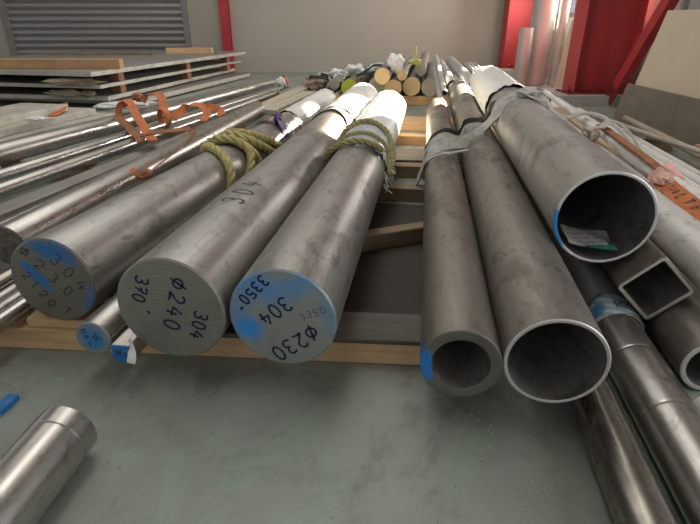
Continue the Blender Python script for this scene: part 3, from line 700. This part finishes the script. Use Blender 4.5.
# ============================================================ FAR ROW OF ROUND BARS
FG = 'round bars in the far row'
for u, v, z, r, L, mf, lab in [
    (-.358, 5.25, .178, .085, 2.2, 'face_pale', 'tan ended bar lower left in the far row'),
    (-.180, 5.38, .182, .090, 2.3, 'face_pale', 'widest tan ended bar, centre of the far row'),
    (.003, 5.36, .180, .087, 2.2, 'face_dull', 'grey ended bar at the right of the far row'),
    (-.442, 4.95, .318, .074, 2.0, 'face_pale', 'orange tan ended bar on top at the left of the far row'),
    (-.272, 5.20, .305, .048, 2.0, 'face_pale', 'small tan ended bar resting on the far row'),
    (-.100, 5.60, .325, .058, 2.2, 'face_dull', 'dark bar resting on top at the centre of the far row'),
    (-.785, 5.20, .177, .085, 2.4, 'face_green', 'bar with a lime green painted end in the far row'),
    (-.540, 5.45, .178, .088, 2.2, 'face_dull', 'bar in shade left of the tan ended far bars'),
    (-.955, 5.30, .203, .055, 2.0, 'face_dull', 'brown ended thin bar left of the lime green end'),
    (-1.07, 5.20, .122, .030, 1.6, 'face_dull', 'thin rod at the left of the far row'),
    (-.972, 5.14, .120, .028, 1.6, 'face_pale', 'yellow ended thin rod below the far row'),
    (-.897, 5.08, .120, .028, 1.6, 'face_pale', 'white ended thin rod below the lime green end')]:
    o = bar((u, v, z), (u + .01, v + L, z), r, M['pipe'], M[mf], seg=40); tag(o, lab, 'bar', FG)
# silver tubes leaning back at the far right of the row
def far_tube(px0, px1, r, t, lab, sq=False):
    if sq:
        a, b = px0, px1; o = square_tube(a, b, r * 2, t, M['galv'], M['blue'], 0)
    else: o = pipe(px0, px1, r, t, M['galv'], M['rim'], seg=36)
    tag(o, lab, 'tube', 'silver tubes in the far pile')
far_tube((.125, 4.50, .235), (.05, 6.3, .41), .022, .004, 'thin square tube with a blue end at the far right of the round bars, upper', True)
far_tube((.095, 4.42, .185), (.03, 6.3, .36), .022, .004, 'thin square tube with a blue end at the far right of the round bars, lower', True)
far_tube((.215, 5.22, .225), (.11, 7.0, .30), .045, .004, 'silver pipe in the far pile next to the blue ended square tubes')
far_tube((.420, 5.22, .215), (.26, 7.4, .29), .060, .004, 'thick silver pipe in the far pile behind the largest open pipe')
far_tube((.325, 5.25, .126), (.22, 6.8, .126), .035, .004, 'short silver pipe low in the far pile')
for k, (du, dz) in enumerate([(0, 0), (.045, .005), (.022, .04), (.068, .042), (-.022, .038)]):
    far_tube((.56 + du, 5.12, .19 + dz), (.46 + du, 6.9, .26 + dz), .019, .003, ['slim tube in the small far bundle, lower left', 'slim tube in the small far bundle, lower right', 'slim tube in the small far bundle, top middle', 'slim tube in the small far bundle, top right', 'slim tube in the small far bundle, top left'][k])
timber(.49, 5.30, .80, 5.30, .09, .165, M['timber_dark'], 'dark packing block under the small far tube bundle')
# clutter on the far pile
o = crumple('white_plastic_bag', B(-.335, 5.12, .425), (.075, .07, .085), M['wrap'], None, 3, .3); tag(o, 'bright white plastic bag tied on top of the far bars', 'bag')
yb = tube_mesh('tie_wire', [catmull([B(-.16, 5.45, .385), B(-.165, 5.45, .44), B(-.155, 5.44, .50), B(-.16, 5.44, .56)], 4), catmull([B(-.22, 5.45, .40), B(-.16, 5.45, .43), B(-.10, 5.46, .42)], 4), catmull([B(-.21, 5.4, .42), B(-.17, 5.45, .40), B(-.11, 5.46, .395)], 4)], [.011, .016, .02], plain('yellow_white_tie', (.62, .62, .22), .6), None, 6)
tag(yb, 'bright yellow white tie standing up from the far bars', 'tie')
for k, (u, v, z, s_, lab) in enumerate([(-1.00, 5.75, .255, (.10, .08, .055), 'crumpled white plastic among black slings on the far pile'), (-.83, 5.9, .285, (.10, .08, .06), 'pale crumpled plastic right of the black slings on the far pile'), (-1.22, 5.6, .18, (.11, .09, .07), 'grey crumpled plastic at the left of the far pile'), (-.62, 6.3, .27, (.10, .07, .06), 'white crumpled plastic behind the lime ended bar')]):
    o = crumple('crumpled_plastic', B(u, v, z), s_, M['wrap' if k != 2 else 'kraft'], None, 10 + k, .55); tag(o, lab, 'plastic', 'crumpled plastic on the far pile')
for k in range(6):
    P = []
    u0 = -1.35 + k * .10; v0 = 5.45 + rnd.uniform(0, .3)
    for i in range(6): P.append(B(u0 + .09 * i + rnd.uniform(-.03, .03), v0 + rnd.uniform(-.08, .10), .20 + .10 * math.sin(i * .9 + k) * rnd.uniform(.3, .9) + .018 * k))
    o = ribbon('webbing_sling', P, [(0, .4, 1), (0, 1, .4), (.4, .8, .4)], M['sling_dark' if k % 3 else 'sling'], .035, .008)
    tag(o, ['pale grey sling heaped at the left of the far pile', 'black sling looped at the left of the far pile', 'black sling lying across the middle of the far pile', 'grey sling heaped in the middle of the far pile', 'black sling lying right of the middle of the far pile', 'black sling nearest the lime ended bar'][k], 'sling', 'slings heaped on the far pile')
o = ribbon('orange_strap', [B(-1.66, 5.70, .120), B(-1.635, 5.72, .20), B(-1.58, 5.74, .215), B(-1.545, 5.74, .12)], [(0, 1, .2)], M['orange_dirty'], .07, .006); tag(o, 'small orange strap at the far end of the longest polished bar', 'strap')
o = crumple('paper_label', B(-1.605, 5.62, .185), (.045, .03, .045), M['wrap'], None, 40, .3); tag(o, 'white label by the far end of the longest polished bar', 'label')

# ============================================================ STACKED SHEETS (left rear)
def plate(z, u_edge, v0, v1, th, wdt, rot, label, skew=0):
    c = B(u_edge - wdt / 2, (v0 + v1) / 2, z)
    o = box('steel_sheet', (wdt, v1 - v0, th), c, M['sheet'], rot=(0, 0, rot), bev=.002); o.data.materials.append(M['sheet_edge'])
    for p in o.data.polygons:
        if abs(p.normal.z) < .5: p.material_index = 1
    return tag(o, label, 'sheet', 'stacked steel sheets')
plate(.340, -2.92, 4.58, 8.05, .040, 2.6, R(-4.5), 'top steel sheet of the stack by the roller shutter')
plate(.222, -2.96, 4.64, 8.0, .034, 2.6, R(-3), 'middle steel sheet of the stack by the roller shutter')
plate(.107, -3.0, 4.68, 7.9, .040, 2.6, R(-1.5), 'bottom steel sheet of the stack by the roller shutter')
plate(.043, -2.80, 4.96, 7.9, .050, 2.5, R(-4), 'lowest dark sheet on the floor under the stack')
def blk(u, v, z0, z1, mat, label):
    o = box('wood_block', (.10, .10, z1 - z0), B(u, v, (z0 + z1) / 2), mat, rot=(0, 0, 0)); tag(o, label, 'block', 'spacer blocks between the sheets')
lv = [(.129, .203), (.241, .318)]
nm = [['rusty spacer block at the near corner between bottom and middle sheets', 'rusty spacer block at the near corner between middle and top sheets'], ['rusty spacer block halfway along between bottom and middle sheets', 'rusty spacer block halfway along between middle and top sheets'], ['rusty spacer block at the far end between bottom and middle sheets', 'rusty spacer block at the far end between middle and top sheets']]
for i, v in enumerate((4.95, 6.3, 7.4)):
    for j, (a, b) in enumerate(lv): blk(-3.10 + .09 * i, v, a, b, M['rust'], nm[i][j])
timber(-4.90, 4.62, -2.98, 4.88, .09, .088, M['timber_orange'], 'pale brown timber lying on the top sheet near its front', .361, 'timbers on the sheet stack')
timber(-3.70, 7.24, -3.06, 7.33, .09, .075, M['timber'], 'short far timber lying on the top sheet', .361, 'timbers on the sheet stack')
timber(-5.2, 6.75, -3.75, 6.95, .06, .03, M['timber_dark'], 'thin dark batten lying on the top sheet', .361, 'timbers on the sheet stack')
for k, (u, v, z, s_, lab) in enumerate([(-3.32, 4.55, .265, (.22, .05, .03), 'torn brown wrapping sticking out under the top sheet'), (-3.45, 4.60, .155, (.20, .05, .03), 'torn brown wrapping sticking out under the middle sheet'), (-3.25, 4.66, .15, (.08, .06, .03), 'bunched pale wrapping at the sheet stack corner')]):
    o = crumple('torn_wrapping', B(u, v, z), s_, M['kraft'], None, 60 + k, .5, rot=.15 - .3 * k); tag(o, lab, 'wrapping', 'torn wrapping on the sheet stack')
o = tube_mesh('tie_wire', [catmull([B(-4.05, 4.44, .235), B(-4.12, 4.42, .20), B(-4.10, 4.42, .13), B(-4.11, 4.44, .06)], 6)], [.006], M['tube'], None, 6); tag(o, 'thin wire hanging down the front of the sheet stack', 'wire')
o = crumple('paper_scrap', B(-3.83, 4.95, .381), (.05, .03, .012), M['wrap'], None, 77, .3); tag(o, 'small white scrap on the top sheet', 'scrap')

# ============================================================ ROPES, STRAPS, RIBBON
def around(axis, r, items):
    """points on a bar: (angle from top towards +u, v) -> world"""
    (u, z, sl, v0) = axis
    return [B(u + (r + e) * math.sin(R(a)), v, z + sl * (v - v0) + (r + e) * math.cos(R(a))) for a, v, e in items]
a3 = (-.889, .205, -.0291, .985)
RG = 'yellow rope strands over the leftmost large bar'
for k, it in enumerate([[(-72, 2.19, 0.016), (-35, 2.11, 0.018), (0, 2.01, 0.018), (35, 1.95, 0.017), (65, 1.90, 0.016), (92, 1.86, 0.014)],
                        [(-78, 2.29, 0.018), (-40, 2.24, 0.022), (-5, 2.20, 0.022), (30, 2.18, 0.020), (60, 2.21, 0.018), (90, 2.24, 0.016)],
                        [(-70, 2.39, 0.018), (-38, 2.32, 0.026), (-5, 2.27, 0.028), (30, 2.27, 0.026), (58, 2.35, 0.020), (86, 2.49, 0.016)],
                        [(-45, 2.37, 0.031), (-12, 2.31, 0.034), (18, 2.33, 0.031), (45, 2.43, 0.024), (78, 2.59, 0.018)],
                        [(-20, 2.17, 0.030), (15, 2.16, 0.030), (45, 2.17, 0.026), (70, 2.13, 0.020), (92, 2.07, 0.016)]]):
    o = rope('yellow_rope', around(a3, .113, it), [.018, .019, .019, .017, .018][k], M['rope'], frays=6)
    tag(o, ['nearest yellow rope strand over the leftmost large bar', 'second yellow rope strand over the leftmost large bar', 'third yellow rope strand over the leftmost large bar', 'farthest yellow rope strand looping towards the purple ribbon', 'short yellow rope strand hanging on the flank of the leftmost large bar'][k], 'rope', RG)
a1 = (-.288, .199, 0, 0)
for k, (it, rr) in enumerate([([(-85, 2.10, .020), (-45, 2.07, .022), (0, 2.06, .022), (30, 2.09, .022), (50, 2.12, .020)], .0125),
                              ([(-88, 2.42, .020), (-45, 2.46, .026), (0, 2.50, .026), (45, 2.44, .026), (80, 2.30, .022), (100, 2.18, .02)], .0125),
                              ([(-70, 2.16, .020), (-25, 2.18, .025), (15, 2.22, .026), (55, 2.22, .024), (95, 2.12, .02)], .0095)]):
    o = rope('twisted_rope', around(a1, .121, it), rr, M['rope_dull'], frays=5)
    tag(o, ['near rope band round the blue-rimmed bar at the edge of its wrap', 'far rope band round the white wrap of the blue-rimmed bar', 'thin rope between the two bands on the blue-rimmed bar'][k], 'rope', 'ropes on the blue-rimmed bar')
# frayed white fringe hanging from the wrap
fr = []
for k in range(22):
    v = rnd.uniform(2.02, 2.35); p = around(a1, .121, [(rnd.uniform(78, 105), v, .008)])[0]
    fr.append([p, p + Vector((rnd.uniform(.0, .02), rnd.uniform(-.02, .01), -.02)), p + Vector((rnd.uniform(.0, .04), rnd.uniform(-.04, .01), -rnd.uniform(.02, .06)))])
o = tube_mesh('frayed_cord', fr, [.0022] * 22, M['wrap'], None, 5); tag(o, 'frayed white cord ends hanging beside the blue-rimmed bar', 'cord', kind='stuff')
a2 = (-.540, .205, -.0044, .9)
it = [(-95, 2.86, .004), (-50, 2.93, .005), (0, 2.96, .006), (40, 2.90, .006), (75, 2.74, .005), (100, 2.66, .004)]
o = ribbon('grey_strap', around(a2, .127, it), [DV], M['sling'], .065, .006); tag(o, 'dark grey strap round the largest bar at the start of its white wrap', 'strap', 'straps on the solid bars')
it = [(-95, 2.83, .007), (-50, 2.89, .008), (0, 2.91, .009), (40, 2.84, .008), (75, 2.69, .007), (95, 2.62, .006)]
o = ribbon('grey_strap', around(a2, .127, it), [DV], M['sling_dark'], .018, .005); tag(o, 'thin black strap beside the grey strap on the largest bar', 'strap', 'straps on the solid bars')
it = [(-25, 2.86, .004), (5, 2.84, .03), (18, 2.83, .05), (35, 2.81, .022), (60, 2.80, .004), (95, 2.80, .004)]
o = ribbon('purple_ribbon', around(a3, .113, it), [DV], M['purple'], .085, .003); tag(o, 'purple ribbon tied over the leftmost large bar', 'ribbon')
crumple('knot', around(a3, .113, [(22, 2.83, .03)])[0], (.022, .045, .03), M['purple'], o, 81, .4)
o = ribbon('clear_tape', around(a3, .113, [(10, 2.93, .002), (45, 2.94, .002), (75, 2.94, .002), (100, 2.94, .002)]), [DV], M['wrap'], .05, .002); tag(o, 'white tape strip just beyond the purple ribbon', 'tape')
o = ribbon('orange_strap', around(a3, .113, [(35, 3.1, .003), (65, 3.12, .003), (95, 3.12, .003)]), [DV], M['orange_dirty'], .03, .003); tag(o, 'brown strap at the far end of the leftmost large bar', 'strap')

OG = 'orange straps on the left bars'
def ostrap(P, W, wd, lab, mat='orange', nm='orange_strap', sh=(-.07, .20, .004)):
    o = ribbon(nm, [B(p[0] + sh[0], p[1] + sh[1], p[2] + sh[2]) for p in P], W, M[mat], wd, .006); return tag(o, lab, 'strap', OG)
def ring(c, ax, rad, a0, a1, n=7, squash=1, lean=0):
    """loop of webbing standing up: circle in the plane spanned by ax (u,v) and z"""
    return [(c[0] + ax[0] * rad * math.cos(R(a0 + (a1 - a0) * i / n)), c[1] + ax[1] * rad * math.cos(R(a0 + (a1 - a0) * i / n)) + lean * i / n, c[2] + squash * rad * math.sin(R(a0 + (a1 - a0) * i / n))) for i in range(n + 1)]
Wd = [(.25, .95, .1)]
ostrap(ring((-1.97, 3.10, .205), (.9, -.3), .085, 205, -20, 9, 1.0), Wd, .05, 'orange strap loop standing at the left of the bundle on the polished bars')
ostrap([(-2.08, 3.28, .22), (-2.03, 3.22, .28), (-1.92, 3.08, .265), (-1.80, 2.92, .235), (-1.66, 2.74, .20), (-1.56, 2.62, .165), (-1.47, 2.50, .160)], [(.7, .7, 0), (.8, .5, .1), (.8, .5, 0)], .055, 'orange strap running from the loop down across the thin bars')
ostrap([(-2.02, 3.40, .24), (-1.99, 3.42, .285), (-1.90, 3.40, .30), (-1.82, 3.32, .285), (-1.755, 3.20, .24), (-1.74, 3.12, .185)], [(.5, .8, .1), (.6, .7, .2), (.8, .5, .2)], .055, 'orange strap arching over the longest polished bar')
ostrap([(-1.98, 2.98, .20), (-1.86, 2.90, .165), (-1.74, 2.74, .165), (-1.62, 2.60, .165), (-1.52, 2.46, .165)], [(.6, .7, .3)], .05, 'brown soiled strap lying under the orange loops', 'orange_dirty')
o = crumple('buckle_knot', B(-2.09, 3.55, .285), (.035, .045, .03), M['orange_dirty'], None, 90, .4); tag(o, 'dark knot in the straps on the longest polished bar', 'knot', OG)
ostrap(ring((-1.66, 3.02, .20), (.8, -.5), .055, 220, -100, 10, 1.05), [(.3, .95, .1)], .05, 'small orange strap loop between the bars right of the big loop')
ostrap([(-1.62, 3.06, .19), (-1.57, 3.18, .245), (-1.50, 3.22, .255), (-1.43, 3.18, .22), (-1.41, 3.06, .175)], [(.4, .8, .2), (.7, .6, .2)], .055, 'short orange strap arch at the right end of the loops')
ostrap([(-1.44, 3.22, .25), (-1.37, 3.26, .22), (-1.335, 3.20, .19)], [(.5, .7, .3)], .05, 'orange strap end drooping by the rough-ended bar')
ostrap([(-1.58, 2.66, .165), (-1.50, 2.62, .185), (-1.40, 2.62, .20), (-1.30, 2.68, .205)], [(.2, .9, .2)], .045, 'soiled strap crossing onto the rough-ended polished bar', 'orange_dirty', sh=(-.02, .05, .03))
a4 = (-1.295, .160, 0, 0)
P4 = around(a4, .065, [(-45, 2.78, .004), (0, 2.70, .005), (30, 2.60, .005), (55, 2.42, .005), (72, 2.22, .006), (85, 2.05, .008), (88, 1.94, .012)])
ostrap(P4, [(.35, .9, .2), (.5, .7, .5), (.3, .7, .6)], .032, 'narrow orange strap curling over the flank of the rough-ended bar', 'orange_dirty', sh=(0, 0, 0))
ostrap(ring((-1.236, 1.95, .185), (.7, -.6), .028, 200, -140, 9, 1.0), [(.35, .9, .1)], .03, 'small orange strap loop against the leftmost large bar', sh=(0, 0, 0))
o = crumple('strap_end', B(-1.212, 2.0, .180), (.03, .05, .02), M['orange_dirty'], None, 93, .4); tag(o, 'bunched orange strap end against the leftmost large bar', 'strap', OG)
ostrap([(-2.96, 3.86, .145), (-2.89, 3.80, .185), (-2.81, 3.66, .165), (-2.75, 3.48, .146)], [(.6, .7, .2), (.7, .6, .1)], .07, 'orange strap on the pale flats at the far left', sh=(0, 0, 0))
o = crumple('white_film', B(-2.26, 3.62, .215), (.20, .12, .022), M['wrap'], None, 95, .35, rot=.5); tag(o, 'strip of white film on the longest polished bar left of the loops', 'film')
o = crumple('white_film', B(-2.52, 3.02, .21), (.06, .05, .015), M['wrap'], None, 96, .35); tag(o, 'small white film scrap by the far left orange strap', 'film')

# grey sling over the pipes on the right
def pt(axis, r, a, v, e=.006):
    return B(axis[0] + (r + e) * math.sin(R(a)), v, axis[1] + (r + e) * math.cos(R(a)))
q3, q2, q1 = (.451, .335), (.275, .182), (.090, .163)
S = [pt(q3, .123, 75, 2.50), pt(q3, .123, 35, 2.56), pt(q3, .123, 0, 2.60), pt(q3, .123, -40, 2.60), pt(q3, .123, -72, 2.56, .012), pt(q2, .102, -5, 2.60, .012), pt(q2, .102, -45, 2.52), pt(q1, .084, -5, 2.42, .014), pt(q1, .084, -45, 2.36), pt(q1, .084, -85, 2.38, .010), B(-.02, 2.40, .11), B(-.03, 2.42, .088)]
o = ribbon('grey_sling', S, [Vector((.15, .75, .6)), Vector((.1, .8, .55)), Vector((.0, .9, .4))], M['sling'], .070, .007); tag(o, 'pale grey webbing sling draped across the three open pipes', 'sling', 'slings over the open pipes')
S2 = [pt(q2, .102, 20, 2.80), pt(q2, .102, -30, 2.78, .010), pt(q2, .102, -62, 2.68, .012), pt(q1, .084, 0, 2.60, .018), pt(q1, .084, -40, 2.55, .012), pt(q1, .084, -80, 2.56, .008), B(-.01, 2.56, .10)]
o = ribbon('grey_sling', S2, [Vector((.15, .75, .6)), Vector((.1, .8, .55)), Vector((.0, .9, .4))], M['sling'], .035, .007); tag(o, 'second grey sling behind the draped one on the lower two pipes', 'sling', 'slings over the open pipes')
S3 = [pt(q3, .123, -60, 2.86), pt(q3, .123, -85, 2.84, .010), pt(q2, .102, 10, 2.92, .008), pt(q2, .102, -30, 2.90, .008), pt(q2, .102, -62, 2.78, .010), pt(q1, .084, 8, 2.72, .014), pt(q1, .084, -35, 2.68), pt(q1, .084, -80, 2.66)]
o = ribbon('black_strap', S3, [Vector((.15, .75, .6)), Vector((.1, .8, .55)), Vector((.0, .9, .4))], M['sling_dark'], .05, .006); tag(o, 'black strap behind the grey slings on the open pipes', 'strap', 'slings over the open pipes')
S4 = [pt(q1, .084, -10, 2.22, .016), pt(q1, .084, -50, 2.26, .012), pt(q1, .084, -88, 2.34, .010), B(.0, 2.40, .10)]
o = ribbon('grey_sling', [pt(q2, .102, -50, 2.36), pt(q1, .084, 10, 2.26, .012)] + S4, [DV], M['sling'], .022, .006); tag(o, 'narrow grey sling end nearest the camera on the leftmost pipe', 'sling', 'slings over the open pipes')
o = crumple('knot', pt(q3, .123, 5, 2.60, .022), (.05, .05, .022), M['sling'], None, 101, .45); tag(o, 'bunched grey sling knot on top of the largest pipe', 'knot')
o = ribbon('grey_sling', [pt(q3, .123, 5, 2.58, .012), pt(q3, .123, 30, 2.46, .012), pt(q3, .123, 52, 2.52, .010), B(.70, 2.75, .33)], [DV, Vector((.3, .9, 0))], M['sling'], .045, .006); tag(o, 'grey sling tail trailing right off the largest pipe', 'sling', 'slings over the open pipes')

# orange lettered strap and its hardware on the right
o = ribbon('orange_strap', [B(.82, 2.62, .335), B(.812, 2.40, .337), B(.800, 2.15, .338), B(.795, 1.95, .336), B(.80, 1.84, .325)], [PV], M['orange_dirty'], .034, .006); tag(o, 'brown orange strap running along the thin white tube on the right', 'strap')
st = ribbon('orange_strap', [B(.785, 1.80, .312), B(.785, 1.72, .302), B(.785, 1.60, .298), B(.785, 1.45, .296), B(.785, 1.20, .294)], [PV * .85 + Vector((0, 0, .42))], M['orange'], .056, .005); tag(st, 'lettered orange strap lying on the grey pipe at the right edge', 'strap')
def onstrap(p):
    c = B(.806 + (p.x * .0), 1.62, .290); wv = (PV * .85 + Vector((0, 0, .42))).normalized()
    base = B(.785, p.y, .302 - (1.72 - p.y) * .024)
    n = wv.cross(DV).normalized(); n = n if n.z > 0 else -n
    return base + wv * p.x + n * .0045
writing('printed_mark', [('110', (.0, 1.70), (.0, 1.655), .020), ('LTFT', (.0, 1.615), (.0, 1.46), .030)], M['ink'], st, onstrap, .004)
pk = ribbon('pink_tape', [B(.765, 1.83, .30), B(.79, 1.80, .325), B(.82, 1.80, .33), B(.86, 1.84, .322)], [DV, Vector((.3, .9, .2))], M['pink'], .075, .004); tag(pk, 'pink tape bow tied where the orange straps meet', 'tape')
crumple('bow_end', B(.785, 1.755, .31), (.03, .035, .015), M['pink'], pk, 111, .5)
kn = crumple('knot', B(.735, 2.46, .322), (.035, .05, .03), plain('soiled_cream_webbing', (.55, .42, .32), .8), None, 120, .5); tag(kn, 'soiled knot of webbing beside the largest pipe', 'knot')
ri = tube_mesh('steel_ring', [[B(.735 + .022 * math.cos(t_ * .4), 2.40 + .0 * t_, .330 + .022 * math.sin(t_ * .4)) for t_ in range(17)]], [.0045], M['bar_dark'], None, 8); tag(ri, 'small steel ring in the webbing knot beside the largest pipe', 'ring')
o = ribbon('grey_sling', [B(.73, 2.86, .325), B(.80, 2.84, .352), B(.87, 2.78, .350), B(.93, 2.66, .305), B(.98, 2.52, .24), B(1.02, 2.42, .185)], [DV, (.5, .8, 0)], M['sling'], .06, .007); tag(o, 'grey sling looped over the pale tubes on the right', 'sling', 'slings over the pale tubes')
o = ribbon('grey_sling', [B(.77, 2.46, .345), B(.83, 2.50, .375), B(.90, 2.44, .33), B(.96, 2.30, .215), B(1.0, 2.22, .185)], [DV, (.5, .8, 0)], M['sling'], .045, .007); tag(o, 'narrow grey sling hanging right of the webbing knot', 'sling', 'slings over the pale tubes')
o = tube_mesh('tie_wire', [catmull([B(1.62, 2.55, .10), B(1.54, 2.60, .135), B(1.46, 2.62, .125), B(1.36, 2.55, .115), B(1.28, 2.5, .135)], 6)], [.006], M['black'], None, 6); tag(o, 'black wire tied over the outer pale tubes', 'wire')
